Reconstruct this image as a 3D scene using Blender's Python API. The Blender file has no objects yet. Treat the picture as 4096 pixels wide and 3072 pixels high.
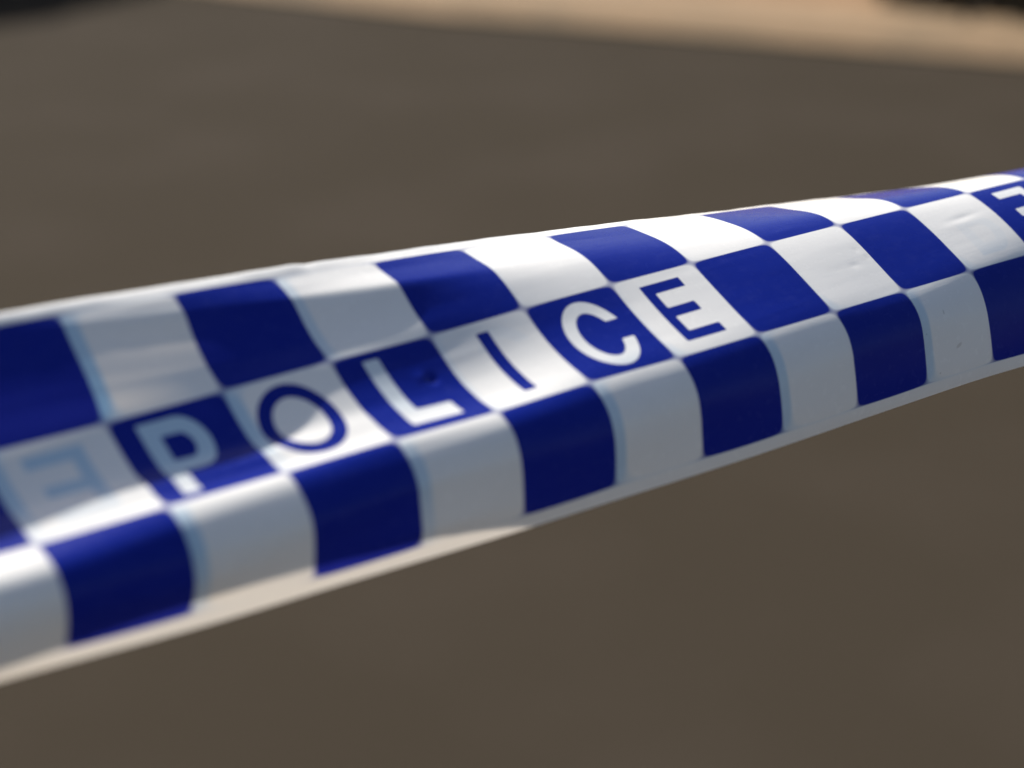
import bpy, bmesh, math, random
import numpy as np
from mathutils import Vector, Matrix

random.seed(7); rng = np.random.RandomState(11)
C = bpy.context.scene.collection
sc = bpy.context.scene
R = math.radians

# ------------------------------------------------------------------ camera
CAM_H = 1.15
PITCH = 0.3705360018265232
FPX = 7000.0 / 4096.0                       # focal length over sensor width
cam = bpy.data.cameras.new('camera'); camo = bpy.data.objects.new('camera', cam); C.objects.link(camo)
camo.location = (0, 0, CAM_H); camo.rotation_euler = (math.pi/2 - PITCH, 0, 0)
cam.sensor_width = 36; cam.lens = FPX*36; cam.clip_start = 0.01; cam.clip_end = 400
cam.dof.use_dof = True; cam.dof.focus_distance = 0.405; cam.dof.aperture_fstop = 7.6
cam.dof.aperture_blades = 0
sc.camera = camo

# ------------------------------------------------------------------ tape frame
DW = Vector([0.8029911552739669, 0.5959909433471114, 2.7755575615628914e-17]).normalized(); E1 = Vector([0.5959909433471116, -0.802991155273967, 0.0]).normalized(); E2 = Vector((0,0,1)); S0 = 4.912233510012799
CELL = 0.023

# ------------------------------------------------------------------ light
ALPHA, BETA = R(38), R(0)
sun_dir = math.cos(BETA)*(-math.cos(ALPHA)*E1 + math.sin(ALPHA)*E2) + math.sin(BETA)*DW
sun = bpy.data.lights.new('sun', 'SUN'); sun.energy = 5.0; sun.angle = R(0.53); sun.color = (1, .95, .87)
suno = bpy.data.objects.new('sun', sun); C.objects.link(suno)
suno.rotation_euler = sun_dir.to_track_quat('Z', 'Y').to_euler(); suno.location = (0, 0, 6)
w = bpy.data.worlds.new('World'); sc.world = w; w.use_nodes = True
nt = w.node_tree; sky = nt.nodes.new('ShaderNodeTexSky'); sky.sky_type = 'NISHITA'; sky.sun_disc = False
sky.sun_elevation = math.asin(sun_dir.z); sky.sun_rotation = math.atan2(sun_dir.x, sun_dir.y)
sky.air_density = 1.0; sky.dust_density = 2.2
bg = nt.nodes['Background']; bg.inputs['Strength'].default_value = 0.075
nt.links.new(sky.outputs[0], bg.inputs[0])
sc.view_settings.view_transform = 'Standard'; sc.view_settings.look = 'None'
sc.view_settings.gamma = 1; sc.view_settings.exposure = 1.05; sc.view_settings.use_curve_mapping = False

# ------------------------------------------------------------------ helpers
def obj(name, me, mats=(), parent=None):
    o = bpy.data.objects.new(name, me); C.objects.link(o)
    for m in (mats if isinstance(mats, (list, tuple)) else [mats]): me.materials.append(m)
    if parent: o.parent = parent
    return o
def bmobj(name, bm, mats, parent=None, smooth=False):
    me = bpy.data.meshes.new(name); bmesh.ops.recalc_face_normals(bm, faces=bm.faces); bm.to_mesh(me); bm.free()
    if smooth: me.polygons.foreach_set('use_smooth', [True]*len(me.polygons))
    return obj(name, me, mats, parent)
def tag(o, label, cat, kind=None, group=None):
    o['label'] = label; o['category'] = cat
    if kind: o['kind'] = kind
    if group: o['group'] = group
    return o
def newmat(name, base=(.5,.5,.5), rough=.8, spec=.5, metallic=0):
    m = bpy.data.materials.new(name); m.use_nodes = True
    b = m.node_tree.nodes['Principled BSDF']
    b.inputs['Base Color'].default_value = (*base, 1); b.inputs['Roughness'].default_value = rough
    b.inputs['Specular IOR Level'].default_value = spec; b.inputs['Metallic'].default_value = metallic
    return m, m.node_tree, b
def N(nt, t, **kw):
    n = nt.nodes.new(t)
    for k, v in kw.items(): setattr(n, k, v)
    return n
def noisy(name, c1, c2, scale, rough=.9, bump=0.0, bscale=None, c3=None, s3=1.0, spec=.3):
    m, nt, b = newmat(name, c1, rough, spec)
    L = nt.links.new; tc = N(nt, 'ShaderNodeTexCoord')
    n1 = N(nt, 'ShaderNodeTexNoise'); n1.inputs['Scale'].default_value = scale; n1.inputs['Detail'].default_value = 6
    L(tc.outputs['Object'], n1.inputs['Vector'])
    cr = N(nt, 'ShaderNodeValToRGB'); cr.color_ramp.elements[0].position = .35; cr.color_ramp.elements[1].position = .65
    cr.color_ramp.elements[0].color = (*c1, 1); cr.color_ramp.elements[1].color = (*c2, 1)
    L(n1.outputs['Fac'], cr.inputs[0]); out = cr.outputs[0]
    if c3:
        n2 = N(nt, 'ShaderNodeTexNoise'); n2.inputs['Scale'].default_value = s3; n2.inputs['Detail'].default_value = 3
        L(tc.outputs['Object'], n2.inputs['Vector'])
        r2 = N(nt, 'ShaderNodeMapRange'); r2.inputs[1].default_value = .45; r2.inputs[2].default_value = .65
        L(n2.outputs['Fac'], r2.inputs[0])
        mx = N(nt, 'ShaderNodeMixRGB'); mx.inputs[2].default_value = (*c3, 1)
        L(r2.outputs[0], mx.inputs[0]); L(out, mx.inputs[1]); out = mx.outputs[0]
    L(out, b.inputs['Base Color'])
    if bump:
        n4 = N(nt, 'ShaderNodeTexNoise'); n4.inputs['Scale'].default_value = bscale or scale; n4.inputs['Detail'].default_value = 4
        L(tc.outputs['Object'], n4.inputs['Vector'])
        bp = N(nt, 'ShaderNodeBump'); bp.inputs['Strength'].default_value = bump; bp.inputs['Distance'].default_value = .004
        L(n4.outputs['Fac'], bp.inputs['Height']); L(bp.outputs[0], b.inputs['Normal'])
    return m
def box(bm, x0, x1, y0, y1, z0, z1):
    v = [bm.verts.new(p) for p in ((x0,y0,z0),(x1,y0,z0),(x1,y1,z0),(x0,y1,z0),(x0,y0,z1),(x1,y0,z1),(x1,y1,z1),(x0,y1,z1))]
    for f in ((0,3,2,1),(4,5,6,7),(0,1,5,4),(1,2,6,5),(2,3,7,6),(3,0,4,7)): bm.faces.new([v[i] for i in f])

# ------------------------------------------------------------------ ground
# Kerb frame: K runs along the kerb (to the right, nearer), NK points away from the camera.
K = Vector((.9035, -.4287, 0)).normalized(); NK = Vector((-K.y, K.x, 0)); K0 = Vector((-.01, 6.79, 0))
def kp(a, b, z=0): p = K0 + K*float(a) + NK*float(b); return (p.x, p.y, z)

asphalt = noisy('asphalt', (.0278,.0222,.0158), (.0338,.0270,.0196), 260, .97, .35, 420, (.0345,.0276,.0206), 1.7, .02)
_nt = asphalt.node_tree; _b = _nt.nodes['Principled BSDF']; _src = _b.inputs['Base Color'].links[0].from_socket
_tc = N(_nt, 'ShaderNodeTexCoord'); _v = N(_nt, 'ShaderNodeTexVoronoi'); _v.inputs['Scale'].default_value = 3.2
_nt.links.new(_tc.outputs['Object'], _v.inputs['Vector'])      # sparse pale stones in the aggregate
_l = N(_nt, 'ShaderNodeMath', operation='LESS_THAN'); _l.inputs[1].default_value = .0085; _nt.links.new(_v.outputs['Distance'], _l.inputs[0])
_mx = N(_nt, 'ShaderNodeMixRGB'); _mx.inputs[2].default_value = (.48,.45,.40,1)
_nt.links.new(_l.outputs[0], _mx.inputs[0]); _nt.links.new(_src, _mx.inputs[1]); _nt.links.new(_mx.outputs[0], _b.inputs['Base Color'])
bm = bmesh.new()
# one sheet reaching past everything that can be seen, road and land beyond
nx = 24; gv = {}
xs = [-150,-80,-40,-20,-12,-8,-6,-4,-3,-2,-1,0,1,2,3,4,6,8,12,20,40,80,150]
ys = [-60,-30,-15,-8,-4,-2,0,1,2,3,4,5,6,7,8,10,14,20,30,50,90,160]
for i, x in enumerate(xs):
    for j, y in enumerate(ys): gv[i, j] = bm.verts.new((x, y, 0))
for i in range(len(xs)-1):
    for j in range(len(ys)-1): bm.faces.new((gv[i,j], gv[i+1,j], gv[i+1,j+1], gv[i,j+1]))
tag(bmobj('road', bm, asphalt), 'brown grey asphalt road surface under and behind the tape', 'road', 'structure')

concrete = noisy('kerb_concrete', (.175,.120,.070), (.215,.145,.085), 14, .9, .3, 160, (.15,.108,.066), 1.6, .1)
bm = bmesh.new()   # rolled kerb: low sloping lip, then flat top
prof = [(0,-.01),(.0,.012),(.05,.03),(.10,.055),(.14,.065),(.62,.070),(.62,-.01)]
seg = np.linspace(-45, 45, 301); rows = []
for a in seg:
    wob = .015*math.sin(a*.9)+.01*math.sin(a*2.3+1)
    rows.append([bm.verts.new(kp(a, b+(wob if b < .2 else 0)+.16*min(6, max(0, -(a+.3))), z)) for b, z in prof])
for r0, r1 in zip(rows, rows[1:]):
    for i in range(len(prof)-1): bm.faces.new((r0[i], r1[i], r1[i+1], r0[i+1]))
tag(bmobj('kerb', bm, concrete), 'pale sunlit concrete kerb along the far edge of the road', 'kerb', 'structure')

soil = noisy('soil', (.20,.118,.062), (.14,.078,.038), 6, .95, .5, 90, (.25,.155,.085), 1.3, .1)
bm = bmesh.new(); rows = []
bs = [.625, .7, .8, .95, 1.2, 1.6, 2.2, 3.2, 5, 9, 16, 40]
for a in np.linspace(-45, 45, 181):
    rows.append([bm.verts.new(kp(a, b+.16*min(6, max(0, -(a+.3))), .062 + .02*math.sin(a*3.1+b*2)+.014*math.sin(a*7.3-b*5) if b > .65 else .066)) for b in bs])
for r0, r1 in zip(rows, rows[1:]):
    for i in range(len(bs)-1): bm.faces.new((r0[i], r1[i], r1[i+1], r0[i+1]))
tag(bmobj('verge', bm, soil, smooth=True), 'sandy orange brown bare verge beyond the pale kerb', 'verge', 'structure')

# ------------------------------------------------------------------ police tape
SX = """-12.672,-12.578,-12.488,-12.402,-12.320,-12.244,-12.174,-12.109,-12.050,-11.994,-11.938,-11.882,-11.821,-11.753,-11.678,-11.594,-11.502,-11.405,-11.303,-11.200,-11.096,-10.994,-10.892,-10.789,-10.686,-10.583,-10.486,-10.403,-10.341,-10.306,-10.301,-10.325,-10.374,-10.444,-12.703,-12.613,-12.525,-12.439,-12.355,-12.274,-12.198,-12.129,-12.065,-12.006,-11.949,-11.890,-11.826,-11.754,-11.674,-11.586,-11.492,-11.394,-11.294,-11.191,-11.088,-10.984,-10.881,-10.778,-10.675,-10.573,-10.482,-10.410,-10.365,-10.350,-10.360,-10.391,-10.440,-10.503,-12.732,-12.647,-12.561,-12.475,-12.389,-12.304,-12.224,-12.149,-12.081,-12.019,-11.960,-11.898,-11.829,-11.752,-11.668,-11.576,-11.481,-11.382,-11.282,-11.181,-11.078,-10.975,-10.871,-10.768,-10.664,-10.565,-10.480,-10.422,-10.396,-10.399,-10.423,-10.459,-10.504,-10.554,-12.763,-12.679,-12.596,-12.511,-12.424,-12.337,-12.251,-12.171,-12.098,-12.033,-11.972,-11.907,-11.834,-11.750,-11.660,-11.566,-11.469,-11.370,-11.269,-11.167,-11.064,-10.961,-10.858,-10.755,-10.653,-10.559,-10.484,-10.442,-10.434,-10.453,-10.486,-10.524,-10.563,-10.596,-12.798,-12.709,-12.627,-12.543,-12.460,-12.373,-12.287,-12.204,-12.125,-12.052,-11.988,-11.927,-11.848,-11.754,-11.659,-11.562,-11.462,-11.360,-11.253,-11.145,-11.037,-10.929,-10.824,-10.725,-10.635,-10.563,-10.509,-10.483,-10.476,-10.500,-10.539,-10.581,-10.605,-10.625,-12.825,-12.733,-12.640,-12.557,-12.476,-12.402,-12.327,-12.248,-12.166,-12.082,-11.995,-11.906,-11.821,-11.737,-11.650,-11.557,-11.461,-11.361,-11.258,-11.152,-11.044,-10.938,-10.834,-10.737,-10.651,-10.574,-10.515,-10.484,-10.480,-10.487,-10.498,-10.512,-10.545,-10.569,-12.914,-12.818,-12.727,-12.631,-12.540,-12.447,-12.358,-12.271,-12.184,-12.094,-12.001,-11.906,-11.815,-11.728,-11.638,-11.543,-11.445,-11.346,-11.244,-11.140,-11.034,-10.930,-10.829,-10.741,-10.660,-10.597,-10.551,-10.533,-10.520,-10.509,-10.504,-10.530,-10.556,-10.572,-12.921,-12.819,-12.719,-12.622,-12.523,-12.427,-12.331,-12.242,-12.154,-12.065,-11.975,-11.888,-11.804,-11.720,-11.630,-11.539,-11.443,-11.343,-11.239,-11.134,-11.027,-10.919,-10.816,-10.722,-10.641,-10.582,-10.543,-10.521,-10.509,-10.501,-10.497,-10.503,-10.523,-10.540,-12.971,-12.867,-12.766,-12.662,-12.559,-12.457,-12.355,-12.256,-12.159,-12.065,-11.974,-11.884,-11.796,-11.708,-11.619,-11.526,-11.430,-11.331,-11.231,-11.129,-11.027,-10.927,-10.831,-10.744,-10.667,-10.605,-10.561,-10.533,-10.517,-10.510,-10.507,-10.507,-10.512,-10.521,-12.963,-12.859,-12.756,-12.655,-12.553,-12.451,-12.350,-12.250,-12.152,-12.057,-11.965,-11.874,-11.784,-11.693,-11.601,-11.507,-11.411,-11.314,-11.215,-11.116,-11.017,-10.920,-10.827,-10.743,-10.671,-10.614,-10.574,-10.549,-10.531,-10.519,-10.507,-10.500,-10.499,-10.507,-12.998,-12.894,-12.791,-12.688,-12.585,-12.483,-12.380,-12.278,-12.177,-12.076,-11.978,-11.880,-11.785,-11.690,-11.596,-11.501,-11.406,-11.311,-11.216,-11.121,-11.025,-10.931,-10.841,-10.761,-10.692,-10.638,-10.598,-10.568,-10.545,-10.525,-10.509,-10.500,-10.500,-10.509,-12.994,-12.892,-12.790,-12.688,-12.586,-12.485,-12.383,-12.281,-12.179,-12.078,-11.978,-11.879,-11.781,-11.684,-11.588,-11.493,-11.399,-11.306,-11.212,-11.119,-11.026,-10.934,-10.846,-10.767,-10.700,-10.649,-10.611,-10.585,-10.562,-10.540,-10.521,-10.509,-10.507,-10.517,-12.993,-12.893,-12.791,-12.691,-12.589,-12.488,-12.388,-12.287,-12.186,-12.084,-11.983,-11.884,-11.785,-11.688,-11.593,-11.500,-11.408,-11.317,-11.226,-11.135,-11.044,-10.953,-10.864,-10.782,-10.713,-10.660,-10.623,-10.595,-10.571,-10.548,-10.527,-10.513,-10.509,-10.515,-12.998,-12.898,-12.797,-12.696,-12.595,-12.495,-12.395,-12.294,-12.193,-12.092,-11.989,-11.888,-11.788,-11.690,-11.594,-11.500,-11.406,-11.314,-11.222,-11.131,-11.041,-10.952,-10.870,-10.798,-10.738,-10.689,-10.648,-10.615,-10.586,-10.560,-10.536,-10.518,-10.510,-10.512,-12.997,-12.899,-12.800,-12.701,-12.601,-12.502,-12.401,-12.300,-12.198,-12.096,-11.993,-11.889,-11.787,-11.686,-11.588,-11.491,-11.396,-11.303,-11.211,-11.122,-11.036,-10.953,-10.875,-10.805,-10.744,-10.693,-10.651,-10.615,-10.585,-10.559,-10.537,-10.521,-10.512,-10.508,-12.992,-12.897,-12.802,-12.706,-12.610,-12.512,-12.414,-12.315,-12.214,-12.113,-12.010,-11.906,-11.803,-11.700,-11.600,-11.502,-11.406,-11.312,-11.221,-11.133,-11.049,-10.969,-10.894,-10.826,-10.766,-10.713,-10.667,-10.628,-10.595,-10.568,-10.546,-10.529,-10.517,-10.509,-12.980,-12.891,-12.800,-12.708,-12.615,-12.521,-12.424,-12.327,-12.227,-12.126,-12.024,-11.920,-11.817,-11.714,-11.612,-11.513,-11.416,-11.322,-11.232,-11.146,-11.064,-10.987,-10.915,-10.849,-10.790,-10.736,-10.689,-10.647,-10.612,-10.582,-10.558,-10.538,-10.523,-10.513,-12.964,-12.881,-12.796,-12.709,-12.620,-12.528,-12.434,-12.338,-12.240,-12.140,-12.038,-11.935,-11.832,-11.728,-11.626,-11.526,-11.428,-11.334,-11.244,-11.159,-11.079,-11.004,-10.935,-10.871,-10.812,-10.759,-10.711,-10.668,-10.630,-10.598,-10.570,-10.547,-10.529,-10.515,-12.944,-12.869,-12.790,-12.709,-12.623,-12.535,-12.444,-12.350,-12.253,-12.154,-12.053,-11.951,-11.848,-11.744,-11.641,-11.540,-11.441,-11.347,-11.257,-11.172,-11.094,-11.021,-10.954,-10.892,-10.834,-10.782,-10.733,-10.689,-10.649,-10.614,-10.583,-10.557,-10.535,-10.518"""
SY = """-4.329,-4.373,-4.424,-4.482,-4.546,-4.616,-4.692,-4.773,-4.858,-4.945,-5.033,-5.120,-5.204,-5.282,-5.354,-5.415,-5.463,-5.498,-5.518,-5.523,-5.516,-5.499,-5.480,-5.465,-5.462,-5.476,-5.514,-5.576,-5.659,-5.756,-5.860,-5.961,-6.052,-6.128,-4.348,-4.401,-4.455,-4.512,-4.573,-4.638,-4.709,-4.785,-4.867,-4.952,-5.039,-5.124,-5.205,-5.279,-5.345,-5.399,-5.443,-5.477,-5.501,-5.515,-5.518,-5.512,-5.500,-5.489,-5.489,-5.510,-5.558,-5.633,-5.726,-5.828,-5.931,-6.030,-6.122,-6.204,-4.369,-4.428,-4.486,-4.544,-4.602,-4.662,-4.727,-4.798,-4.877,-4.960,-5.045,-5.128,-5.206,-5.275,-5.334,-5.383,-5.423,-5.455,-5.482,-5.503,-5.517,-5.522,-5.519,-5.515,-5.520,-5.549,-5.608,-5.693,-5.794,-5.897,-5.998,-6.096,-6.189,-6.280,-4.391,-4.453,-4.514,-4.574,-4.631,-4.687,-4.746,-4.812,-4.886,-4.967,-5.051,-5.133,-5.207,-5.269,-5.322,-5.367,-5.406,-5.439,-5.465,-5.487,-5.507,-5.523,-5.531,-5.536,-5.553,-5.594,-5.665,-5.760,-5.863,-5.965,-6.064,-6.163,-6.259,-6.360,-4.419,-4.474,-4.536,-4.597,-4.657,-4.712,-4.767,-4.828,-4.893,-4.966,-5.047,-5.131,-5.200,-5.255,-5.307,-5.357,-5.401,-5.439,-5.464,-5.479,-5.489,-5.496,-5.507,-5.537,-5.587,-5.659,-5.745,-5.843,-5.944,-6.043,-6.137,-6.231,-6.330,-6.434,-4.460,-4.508,-4.554,-4.613,-4.675,-4.745,-4.812,-4.876,-4.936,-4.995,-5.048,-5.099,-5.158,-5.224,-5.288,-5.344,-5.395,-5.435,-5.467,-5.484,-5.494,-5.493,-5.497,-5.527,-5.582,-5.647,-5.728,-5.824,-5.925,-6.025,-6.125,-6.225,-6.323,-6.424,-4.531,-4.572,-4.620,-4.664,-4.713,-4.761,-4.813,-4.870,-4.925,-4.978,-5.025,-5.069,-5.123,-5.186,-5.245,-5.295,-5.340,-5.381,-5.413,-5.438,-5.453,-5.467,-5.489,-5.536,-5.595,-5.671,-5.759,-5.856,-5.955,-6.054,-6.154,-6.251,-6.350,-6.452,-4.601,-4.627,-4.653,-4.687,-4.717,-4.749,-4.785,-4.834,-4.885,-4.936,-4.985,-5.041,-5.104,-5.170,-5.230,-5.288,-5.338,-5.380,-5.412,-5.438,-5.452,-5.462,-5.481,-5.521,-5.582,-5.665,-5.757,-5.855,-5.954,-6.053,-6.154,-6.254,-6.354,-6.455,-4.685,-4.702,-4.720,-4.737,-4.754,-4.770,-4.791,-4.819,-4.855,-4.899,-4.949,-5.002,-5.059,-5.118,-5.175,-5.226,-5.271,-5.311,-5.345,-5.375,-5.401,-5.430,-5.468,-5.520,-5.585,-5.663,-5.753,-5.849,-5.947,-6.047,-6.148,-6.248,-6.351,-6.453,-4.753,-4.760,-4.768,-4.777,-4.786,-4.793,-4.803,-4.820,-4.846,-4.882,-4.925,-4.972,-5.023,-5.076,-5.128,-5.176,-5.222,-5.265,-5.305,-5.343,-5.380,-5.418,-5.462,-5.517,-5.586,-5.668,-5.759,-5.856,-5.953,-6.052,-6.151,-6.251,-6.354,-6.455,-4.840,-4.836,-4.837,-4.839,-4.843,-4.847,-4.852,-4.860,-4.873,-4.894,-4.922,-4.956,-4.998,-5.044,-5.091,-5.138,-5.185,-5.231,-5.277,-5.321,-5.364,-5.408,-5.457,-5.517,-5.590,-5.674,-5.765,-5.860,-5.957,-6.054,-6.153,-6.252,-6.355,-6.456,-4.924,-4.908,-4.895,-4.885,-4.879,-4.877,-4.877,-4.878,-4.883,-4.894,-4.913,-4.940,-4.974,-5.013,-5.056,-5.101,-5.149,-5.197,-5.246,-5.295,-5.342,-5.391,-5.444,-5.506,-5.580,-5.665,-5.757,-5.853,-5.950,-6.047,-6.145,-6.244,-6.347,-6.449,-5.004,-4.981,-4.964,-4.951,-4.940,-4.928,-4.915,-4.903,-4.896,-4.896,-4.908,-4.930,-4.961,-4.998,-5.040,-5.087,-5.135,-5.186,-5.236,-5.287,-5.336,-5.385,-5.435,-5.494,-5.566,-5.651,-5.744,-5.841,-5.938,-6.036,-6.134,-6.233,-6.336,-6.438,-5.082,-5.056,-5.032,-5.012,-4.992,-4.973,-4.952,-4.932,-4.917,-4.910,-4.913,-4.927,-4.952,-4.986,-5.027,-5.070,-5.116,-5.163,-5.213,-5.262,-5.312,-5.365,-5.424,-5.494,-5.573,-5.660,-5.750,-5.844,-5.939,-6.035,-6.132,-6.230,-6.332,-6.434,-5.163,-5.130,-5.099,-5.068,-5.039,-5.011,-4.985,-4.961,-4.941,-4.927,-4.921,-4.924,-4.940,-4.967,-5.001,-5.040,-5.083,-5.130,-5.180,-5.233,-5.289,-5.349,-5.416,-5.491,-5.573,-5.662,-5.756,-5.852,-5.950,-6.050,-6.151,-6.252,-6.355,-6.459,-5.244,-5.202,-5.161,-5.122,-5.084,-5.049,-5.016,-4.987,-4.961,-4.942,-4.930,-4.928,-4.937,-4.957,-4.985,-5.019,-5.060,-5.105,-5.155,-5.210,-5.271,-5.337,-5.409,-5.488,-5.572,-5.661,-5.754,-5.850,-5.949,-6.049,-6.150,-6.252,-6.355,-6.459,-5.323,-5.270,-5.220,-5.172,-5.127,-5.085,-5.046,-5.011,-4.982,-4.959,-4.944,-4.938,-4.941,-4.953,-4.975,-5.005,-5.042,-5.087,-5.138,-5.195,-5.259,-5.328,-5.404,-5.484,-5.568,-5.657,-5.750,-5.845,-5.942,-6.042,-6.142,-6.244,-6.347,-6.450,-5.399,-5.337,-5.277,-5.221,-5.169,-5.120,-5.076,-5.037,-5.004,-4.977,-4.957,-4.946,-4.944,-4.951,-4.967,-4.993,-5.028,-5.071,-5.123,-5.182,-5.248,-5.320,-5.397,-5.478,-5.564,-5.652,-5.744,-5.839,-5.935,-6.034,-6.133,-6.235,-6.337,-6.439,-5.472,-5.401,-5.333,-5.270,-5.211,-5.157,-5.107,-5.064,-5.026,-4.995,-4.971,-4.955,-4.948,-4.949,-4.961,-4.983,-5.015,-5.057,-5.109,-5.169,-5.237,-5.310,-5.389,-5.472,-5.558,-5.647,-5.739,-5.833,-5.928,-6.026,-6.125,-6.225,-6.326,-6.429"""

U0, NU, V0, DV, NV = -4, 19, -1.16, 3.32/33, 34
PX = np.array([float(t) for t in SX.split(',')]).reshape(NU, NV)
PY = np.array([float(t) for t in SY.split(',')]).reshape(NU, NV)
def bmat(n):                                   # cubic B-spline prefilter
    A = np.zeros((n, n))
    for i in range(n):
        A[i, i] = 4/6
        if 0 < i < n-1: A[i, i-1] = A[i, i+1] = 1/6
        else: A[i, i] = 1
    return A
BU, BV = np.linalg.inv(bmat(NU)), np.linalg.inv(bmat(NV))
CX, CY = BU@PX@BV.T, BU@PY@BV.T
def basis(a, n):
    a = np.clip(a, 0, n-1.0001); i = np.floor(a).astype(int); t = a-i
    W = np.zeros((len(a), n))
    for o, wv in ((-1, (1-t)**3/6), (0, (3*t**3-6*t**2+4)/6), (1, (-3*t**3+3*t**2+3*t+1)/6), (2, t**3/6)):
        W[np.arange(len(a)), np.clip(i+o, 0, n-1)] += wv
    return W

def sbox(x, y, x0, x1, y0, y1):               # signed, positive inside
    return np.minimum(np.minimum(x-x0, x1-x), np.minimum(y-y0, y1-y))
def sell(x, y, cx, cy, rx, ry):
    q = np.sqrt(((x-cx)/rx)**2+((y-cy)/ry)**2)+1e-9
    return (1-q)*np.minimum(rx, ry)*1.05
mx_, mn_ = np.maximum, np.minimum
def gE(x, y, t=.118): return mx_(mx_(sbox(x,y,.252,.252+t,.115,.85), sbox(x,y,.252,.735,.115,.115+t)), mx_(sbox(x,y,.252,.690,.420,.420+t), sbox(x,y,.252,.735,.85-t,.85)))
def gI(x, y): return sbox(x, y, .413, .545, .108, .850)
def gL(x, y, t=.155): return mx_(sbox(x,y,.268,.268+t,.085,.872), sbox(x,y,.268,.762,.872-t-.03,.872))
def gO(x, y): return mn_(sell(x,y,.468,.480,.345,.398), -sell(x,y,.468,.480,.216,.272))
def gC(x, y):
    ring = mn_(sell(x,y,.512,.500,.310,.412), -sell(x,y,.512,.500,.178,.282))
    cut = mn_(x-.50, mn_(y-.368, .605-y))
    return mn_(ring, -cut)
def gP(x, y, t=.142):
    out = mx_(sbox(x,y,.205,.50,.095,.632), mn_(sell(x,y,.50,.3635,.225,.2685), x-.49))
    inn = mx_(sbox(x,y,.350,.50,.240,.484), mn_(sell(x,y,.50,.362,.085,.122), x-.49))
    return mx_(mn_(out, -inn), sbox(x,y,.205,.205+t,.095,.905))
def rot(g): return lambda x, y: g(1-x, .965-y)
def flipv(g): return lambda x, y: g(x, .965-y)
def fliph(g): return lambda x, y: g(1-x, y)
FRONT = {0:gP, 1:gO, 2:gL, 3:gI, 4:gC, 5:gE, 10:rot(gE), 11:rot(gC), 12:rot(gI), 13:rot(gL), 14:rot(gO), 15:rot(gP)}
BACK = {-1:(fliph(gE), 0), 9:(flipv(gP), .14), 3:(fliph(gC), .12), 11:(flipv(gL), .14), 13:(flipv(gC), .14)}
PER = 20                                       # the print repeats every twenty squares
def ink_field(u, v):
    chk = np.sin(np.pi*u)*np.sin(np.pi*v)/np.pi
    chk = mn_(chk, mn_(v+1, 2-v))
    k = np.floor(u).astype(int); x = u-k; y = v
    out = chk.copy()
    for kk, g in FRONT.items():
        m = (((k-kk) % PER) == 0) & (v > 0) & (v < 1)
        if not m.any(): continue
        b = g(x[m], y[m]); a = chk[m]
        out[m] = mx_(mn_(a, -b), mn_(-a, b))
    return out
def ghost_field(u, v):
    near = np.clip((3.5-u)/2, 0, 1); low = np.clip((v-.75)/.25, 0, 1)
    uu = u-(.04+.078*np.maximum(near, low))
    chk = np.sin(np.pi*uu)*np.sin(np.pi*v)/np.pi
    chk = mn_(chk, mn_(v+1, 2-v))
    out = chk
    for kk, (g, dx) in BACK.items():
        x = u-kk-dx; m = (x > -.1) & (x < 1.1) & (v > 0) & (v < 1)
        b = g(x[m], v[m]); out[m] = mx_(out[m], b) if kk not in (3, 9) else mx_(out[m], mn_(b, .30-v[m] if kk == 3 else v[m]-.42))
    return out

def ghost_strength(u, v):  # fades show-through on sunlit stretches: the sun's washing-out put into the colour
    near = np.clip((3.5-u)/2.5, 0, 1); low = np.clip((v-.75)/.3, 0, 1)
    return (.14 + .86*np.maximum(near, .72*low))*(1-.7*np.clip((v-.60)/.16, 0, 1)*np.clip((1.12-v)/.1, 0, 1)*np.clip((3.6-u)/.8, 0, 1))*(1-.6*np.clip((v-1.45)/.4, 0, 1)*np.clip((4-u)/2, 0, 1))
us = np.concatenate([np.arange(-22, -3, 1/24), np.arange(-3, 12, 1/56), np.arange(12, 70.01, 1/24)])
vs = np.linspace(-1.15, 2.145, 175)
WU = basis(us-U0, NU); WV = basis((vs-V0)/DV, NV)
X = WU@CX@WV.T; Y = WU@CY@WV.T
UU, VV = np.meshgrid(us, vs, indexing='ij')
# small dents, creases and ripples of the stretched film, pushed out along the profile normal
TX = np.gradient(X, axis=1); TY = np.gradient(Y, axis=1); LN = np.hypot(TX, TY); NX_, NY_ = -TY/LN, TX/LN
flip = np.where(NY_[:, 60:61] < 0, -1, 1); NX_, NY_ = NX_*flip, NY_*flip
H = np.zeros_like(X)
def bump(u, v, a, su, sv, sk=0):
    global H
    H += a*np.exp(-((UU-u)/su)**2-((VV-v-sk*(UU-u))/sv)**2)
bump(2.77, .40, -.034, .05, .045); bump(2.70, .36, .013, .07, .05)
bump(8.0, -.2, .0, .3, .05)
bump(9.55, .34, -.006, .22, .035, -.05); bump(9.4, .42, .004, .3, .06)
bump(7.9, .38, -.003, .03, .03); bump(7.72, .55, -.003, .06, .03); bump(7.95, .5, -.0025, .02, .03)
for _ in range(46):
    u, v = rng.uniform(-2, 11), rng.uniform(-1.1, .9)
    bump(u, v, rng.normal()*.0011, rng.uniform(.04, .6), rng.uniform(.02, .06), rng.normal()*.05)
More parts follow.
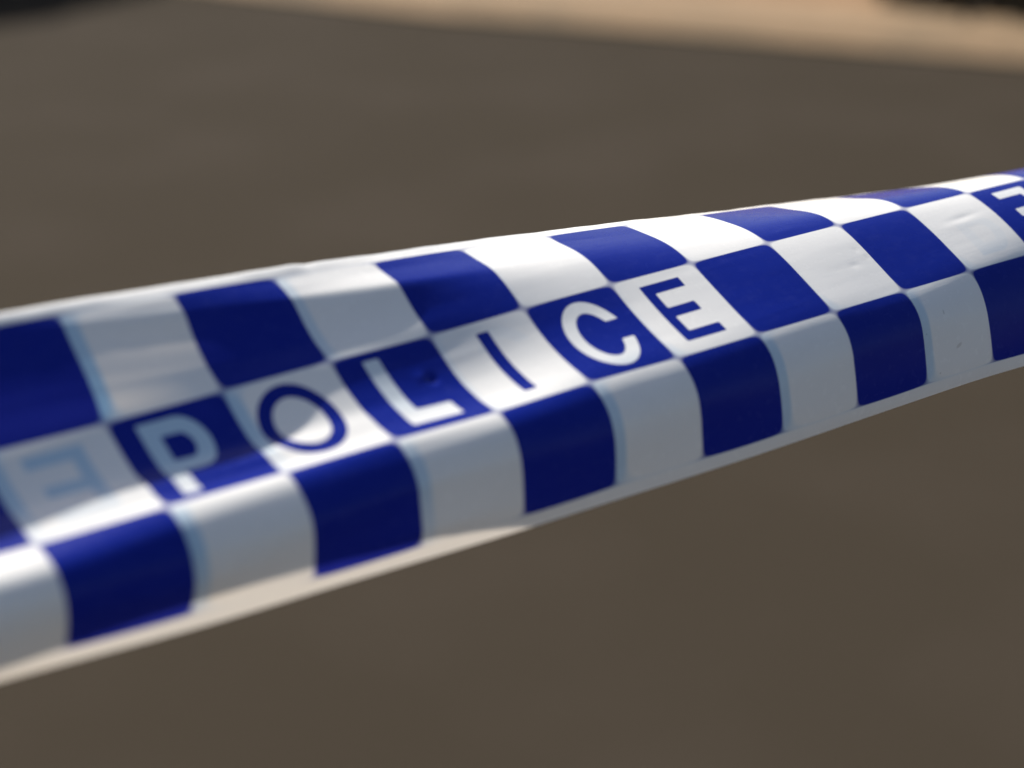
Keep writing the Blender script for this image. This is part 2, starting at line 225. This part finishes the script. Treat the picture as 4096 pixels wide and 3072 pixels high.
# long creases under the top margin and across the first row on the near half
def crease(v_of_u, a, wd, u0, u1):
    global H
    fade = np.clip((UU-u0)/.7, 0, 1)*np.clip((u1-UU)/.9, 0, 1)
    H += a*fade*np.exp(-((VV-v_of_u(UU))/wd)**2)
v0 = -.87+.09*UU+.012*np.sin(UU*2.3); fade = np.clip((UU+1.2)/1.4, 0, 1)*np.clip((4.6-UU)/1.6, 0, 1)
H -= .17*fade*np.exp(-((VV-v0)/.44)**2)*(np.sqrt((VV-v0)**2+.022**2)-.30)
crease(lambda u: -.30+.03*np.sin(u*1.3), -.005, .05, -2.5, 2.5)
H -= .022*(np.clip(-1.03-VV, 0, None)/.12)**2*np.clip((3.5-UU)/2, 0, 1)
H += .040*np.exp(-((VV-.70)/.12)**2)*np.exp(-((UU-.6)/1.3)**2)
edge = np.exp(-((VV+1.15)/.10)**2)
H *= .85
H += edge*(.002*np.sin(UU*7.3)+.002*np.sin(UU*3.1+1)+.001*np.sin(UU*17+2))
bump(2.25, -1.15, .009, .12, .12); bump(2.40, -1.15, -.006, .06, .10)
X = X+H*NX_; Y = Y+H*NY_
base = np.array(DW)[None,None,:]*(S0+UU)[:,:,None] + np.array(E1)[None,None,:]*X[:,:,None] + np.array(E2)[None,None,:]*Y[:,:,None]
sm = np.clip((UU-1.8)/3.6, 0, 1); sm = sm*sm*(3-2*sm); tl = np.clip(1-VV, 0, None); tl = np.where(tl < .3, tl*tl/.6, tl-.15)
tn = np.clip(.75-VV, 0, None); tn = np.where(tn < .3, tn*tn/.6, tn-.15)
base = base*(1 + .0075*sm*tl - .0075*(1-sm)*tn)[:,:,None]   # depth tilt along the strip, shaped to steer where sun and shade fall
P3 = base*CELL; P3[:,:,2] += CAM_H
nuv, nvv = P3.shape[:2]
idx = np.arange(nuv*nvv).reshape(nuv, nvv)
quads = np.stack([idx[:-1,:-1], idx[1:,:-1], idx[1:,1:], idx[:-1,1:]], -1).reshape(-1, 4)
me = bpy.data.meshes.new('police_tape')
me.vertices.add(nuv*nvv); me.vertices.foreach_set('co', P3.reshape(-1).astype(np.float32))
me.loops.add(quads.size); me.loops.foreach_set('vertex_index', quads.reshape(-1).astype(np.int32))
me.polygons.add(len(quads)); me.polygons.foreach_set('loop_start', np.arange(0, quads.size, 4, dtype=np.int32))
me.update(calc_edges=True); me.polygons.foreach_set('use_smooth', [True]*len(quads))
def attr(name, arr):
    a = me.attributes.new(name, 'FLOAT', 'POINT'); a.data.foreach_set('value', arr.reshape(-1).astype(np.float32))
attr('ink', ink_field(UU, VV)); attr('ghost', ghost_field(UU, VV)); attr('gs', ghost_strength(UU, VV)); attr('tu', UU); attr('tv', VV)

m, nt, b = newmat('tape_film', (.8,.8,.8), .25, .27); L = nt.links.new
def A(n): a = N(nt, 'ShaderNodeAttribute'); a.attribute_name = n; return a.outputs['Fac']
def mrange(src, a, b_, c=0., d=1., smooth=False):
    r = N(nt, 'ShaderNodeMapRange'); r.inputs[1].default_value = a; r.inputs[2].default_value = b_
    r.inputs[3].default_value = c; r.inputs[4].default_value = d
    if smooth: r.interpolation_type = 'SMOOTHSTEP'
    L(src, r.inputs[0]); return r.outputs[0]
def math_(op, a, b_=None):
    n = N(nt, 'ShaderNodeMath', operation=op)
    for i, s in enumerate((a, b_)):
        if s is None: continue
        if hasattr(s, 'is_linked'): L(s, n.inputs[i])
        else: n.inputs[i].default_value = s
    return n.outputs[0]
def mixc(f, a, b_):
    n = N(nt, 'ShaderNodeMixRGB')
    for i, s in enumerate((f, a, b_)):
        if hasattr(s, 'is_linked'): L(s, n.inputs[i])
        elif isinstance(s, tuple): n.inputs[i].default_value = (*s, 1)
        else: n.inputs[i].default_value = s
    return n.outputs[0]
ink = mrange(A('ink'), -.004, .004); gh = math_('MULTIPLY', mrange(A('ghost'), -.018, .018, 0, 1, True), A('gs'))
comb = N(nt, 'ShaderNodeCombineXYZ'); L(A('tu'), comb.inputs[0]); L(A('tv'), comb.inputs[1])
def noise(scale, detail=4, sx=1, sy=1, rough=.6):
    mp = N(nt, 'ShaderNodeMapping'); mp.inputs['Scale'].default_value = (sx, sy, 1); L(comb.outputs[0], mp.inputs[0])
    n = N(nt, 'ShaderNodeTexNoise'); n.inputs['Scale'].default_value = scale; n.inputs['Detail'].default_value = detail
    n.inputs['Roughness'].default_value = rough; L(mp.outputs[0], n.inputs['Vector']); return n.outputs['Fac']
# wear: faint pale scuffs on the ink, grey smudges and specks on the white
scuff = mrange(noise(5, 9, 1, 1.6, .72), .50, .76, 0, .22)
specks = mrange(noise(70, 2), .735, .80, 0, .5)
smudge = mrange(noise(3.2, 8, 1, 1, .7), .50, .78, 0, .16)
dirt = mrange(noise(22, 3, 1, 1, .6), .70, .80, 0, .35)
mk = None
for (mu, mv, su, sv) in ((8.51, 1.71, .05, .022), (8.36, 1.337, .012, .03), (8.2, 1.93, .012, .012), (8.05, 1.5, .015, .012), (7.1, 1.42, .10, .05), (5.2, 1.2, .2, .04)):
    du = math_('DIVIDE', math_('SUBTRACT', A('tu'), mu), su); dv_ = math_('DIVIDE', math_('SUBTRACT', A('tv'), mv), sv)
    sh = math_('ADD', dv_, math_('MULTIPLY', du, .8)) if su == .05 else dv_
    r2 = math_('ADD', math_('MULTIPLY', du, du), math_('MULTIPLY', sh, sh))
    g = mrange(r2, 1.4, .0, 0, .42 if su < .06 else .12, True)
    mk = g if mk is None else math_('MAXIMUM', mk, g)
white = mixc(smudge, (.80,.79,.765), (.60,.59,.56)); white = mixc(dirt, white, (.52,.50,.47)); white = mixc(mk, white, (.22,.21,.20))
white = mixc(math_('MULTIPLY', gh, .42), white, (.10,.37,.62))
blue = mixc(scuff, (.0045,.016,.225), (.045,.060,.30)); blue = mixc(specks, blue, (.20,.22,.50))
col = mixc(ink, white, blue); L(col, b.inputs['Base Color']); L(mrange(ink, 0, 1, .30, .10), b.inputs['Specular IOR Level'])
L(mrange(noise(9, 5, 1, 1), .3, .7, .20, .30), b.inputs['Roughness'])
tr = N(nt, 'ShaderNodeBsdfTranslucent')
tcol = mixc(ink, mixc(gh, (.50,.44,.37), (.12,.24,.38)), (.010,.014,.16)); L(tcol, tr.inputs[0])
mixs = N(nt, 'ShaderNodeMixShader'); mixs.inputs[0].default_value = .30
bmp = N(nt, 'ShaderNodeBump'); bmp.inputs['Strength'].default_value = .10; bmp.inputs['Distance'].default_value = .0006
hh = math_('ADD', math_('MULTIPLY', noise(4, 3, .35, 2.2), .6), math_('ADD', math_('MULTIPLY', noise(60, 2, 1, 1), .05), math_('MULTIPLY', noise(13, 4, .45, 1.6), .16)))
L(hh, bmp.inputs['Height']); L(bmp.outputs[0], b.inputs['Normal'])
out = nt.nodes['Material Output']; L(b.outputs[0], mixs.inputs[1]); L(tr.outputs[0], mixs.inputs[2]); L(mixs.outputs[0], out.inputs[0])
tag(obj('police_tape', me, m), 'blue and white chequered plastic tape lettered POLICE, stretched across the photo', 'police tape')

# ------------------------------------------------------------------ unseen car, added so its shadow darkens the far left of the road
paint, _, pb = newmat('black_paint', (.012,.013,.016), .25, .5); pb.inputs['Coat Weight'].default_value = .6
rubber = newmat('rubber', (.02,.02,.02), .85, .3)[0]; glass = newmat('dark_glass', (.01,.012,.014), .06, .6)[0]
alloy = newmat('alloy', (.45,.45,.46), .35, .5, .9)[0]; lampm = newmat('lamp_glass', (.6,.6,.62), .12, .6)[0]
CD = Vector((.7845, .6202, 0)); CN = Vector((-.6202, .7845, 0))
def car_at():
    root = bpy.data.objects.new('unseen_car', None); C.objects.link(root)
    c = Vector((-2.0, 6.87, 0))+CN*2.22+CD*(-.2)
    root.location = c; root.rotation_euler = (0, 0, math.atan2(CD.y, CD.x))
    tag(root, 'black car out of view past the far upper left, added for its shade on the road', 'car')
    # body: stations along the length, each a rounded cross-section
    lower = [(-2.2,.42,.62,.70),(-2.1,.24,.80,.80),(-1.6,.20,.90,.88),(-.8,.19,.92,.90),(0,.19,.93,.90),(.8,.19,.92,.90),(1.5,.20,.86,.88),(2.0,.24,.74,.80),(2.2,.40,.58,.66)]
    bm = bmesh.new(); rings = []
    for x, z0, z1, hw in lower:
        pts = []
        for t in range(20):
            a = 2*math.pi*t/20; ca, sa = math.cos(a), math.sin(a)
            e = .45; y = hw*math.copysign(abs(ca)**e, ca); z = (z0+z1)/2+(z1-z0)/2*math.copysign(abs(sa)**e, sa)
            pts.append(bm.verts.new((x, y, z)))
        rings.append(pts)
    for r0, r1 in zip(rings, rings[1:]):
        for i in range(20): bm.faces.new((r0[i], r1[i], r1[(i+1)%20], r0[(i+1)%20]))
    bm.faces.new(rings[0]); bm.faces.new(rings[-1][::-1]); bmobj('body', bm, paint, root, True)
    bm = bmesh.new(); rings = []
    for x, z, hw in ((-1.75,.90,.78),(-1.15,1.38,.62),(-.4,1.46,.60),(.35,1.42,.60),(1.15,.90,.78)):
        rings.append([bm.verts.new((x, y, zz)) for y, zz in ((-.80,.86),(-hw-.04,max(.87,z-.10)),(-hw+.08,z),(hw-.08,z),(hw+.04,max(.87,z-.10)),(.80,.86))])
    for r0, r1 in zip(rings, rings[1:]):
        for i in range(5): bm.faces.new((r0[i], r1[i], r1[i+1], r0[i+1]))
    bmobj('cabin', bm, paint, root)
    for s in (-1, 1):
        bm = bmesh.new()
        for xa, xb in ((-1.05,-.38),(-.30,.52)):
            q = [(xa-.12,.93),(xb+.10,.93),(xb-.05 if xb > 0 else xb+.02,1.30),(xa+.02,1.30)]
            f = [bm.verts.new((x, s*(.805-(z-.86)*.32), z)) for x, z in q]; bb = [bm.verts.new((x, s*(.785-(z-.86)*.32), z)) for x, z in q]
            bm.faces.new(f); bm.faces.new(bb[::-1])
            for i in range(4): bm.faces.new((f[i], f[(i+1)%4], bb[(i+1)%4], bb[i]))
        bmobj('side_window', bm, glass, root)
        for x in (-1.35, 1.35):
            bm = bmesh.new(); bmesh.ops.create_cone(bm, cap_ends=True, segments=40, radius1=.315, radius2=.315, depth=.20, matrix=Matrix.Translation((x, s*.80, .315))@Matrix.Rotation(math.pi/2, 4, 'X'))
            bmesh.ops.bevel(bm, geom=[e for e in bm.edges if len(e.link_faces) == 2 and e.calc_face_angle() > 1], offset=.03, segments=3, affect='EDGES')
            wo = bmobj('wheel', bm, rubber, root)
            bm = bmesh.new(); bmesh.ops.create_cone(bm, cap_ends=True, segments=32, radius1=.20, radius2=.17, depth=.02, matrix=Matrix.Translation((x, s*.905, .315))@Matrix.Rotation(s*math.pi/2, 4, 'X'))
            bmobj('rim', bm, alloy, wo)
        bm = bmesh.new(); bmesh.ops.create_uvsphere(bm, u_segments=16, v_segments=10, radius=1, matrix=Matrix.Translation((2.08, s*.58, .62))@Matrix.Diagonal((.09,.16,.07,1)))
        bmobj('headlight', bm, lampm, root, True)
car_at()

# ------------------------------------------------------------------ shrubs beyond the kerb at the right
leafm = noisy('shrub_leaf', (.040,.030,.015), (.075,.052,.026), 3, .6)
barkm = noisy('shrub_bark', (.09,.065,.045), (.13,.095,.065), 20, .9)
def shrub(a, b, h, r, n, label, seed, lean=0):
    rr = random.Random(seed); root = bpy.data.objects.new('shrub', None); C.objects.link(root); root.location = kp(a, b, .06)
    tag(root, label, 'shrub', None, 'shrubs on the verge beyond the kerb')
    bm = bmesh.new()
    for s in range(5):
        ang = s*1.3+rr.random(); p = Vector((0,0,-.02)); dd = Vector((math.cos(ang)*.5, math.sin(ang)*.5, 1)).normalized(); rad = .022
        prev = None
        for t in range(6):
            ring = [bm.verts.new(p+Vector((math.cos(q*math.pi/3)*rad, math.sin(q*math.pi/3)*rad, 0))) for q in range(6)]
            if prev:
                for q in range(6): bm.faces.new((prev[q], prev[(q+1)%6], ring[(q+1)%6], ring[q]))
            prev = ring; p = p+dd*h/6; dd = (dd+Vector((rr.gauss(0,.2), rr.gauss(0,.2), 0))).normalized(); rad *= .8
    bmobj('stems', bm, barkm, root)
    bm = bmesh.new(); clumps = [(Vector((rr.gauss(0,.45)*r, rr.gauss(0,.45)*r, h*rr.uniform(.12,.95))), rr.uniform(.2,.42)*r) for _ in range(26)]
    for _ in range(n):
        c, cr_ = rr.choice(clumps); p = c+Vector((rr.gauss(0,1), rr.gauss(0,1), rr.gauss(0,.8)))*cr_*.6
        if p.z < .02: p.z = .02+rr.random()*.1
        s = rr.uniform(.018,.034); q = Vector((rr.gauss(0,1), rr.gauss(0,1), rr.gauss(0,1))).normalized(); t = q.orthogonal().normalized(); w_ = q.cross(t)
        bm.faces.new([bm.verts.new(v) for v in (p-t*s*1.6, p+w_*s*.7, p+t*s*1.6, p-w_*s*.7)])
    bmobj('foliage', bm, leafm, root)
shrub(1.93, .70, .36, .24, 5200, 'dark blurred shrub in the far upper right corner of the photo, beyond the kerb', 3)
shrub(1.42, .80, .17, .26, 1000, 'low brown green plant just left of the corner shrub beyond the kerb', 5)
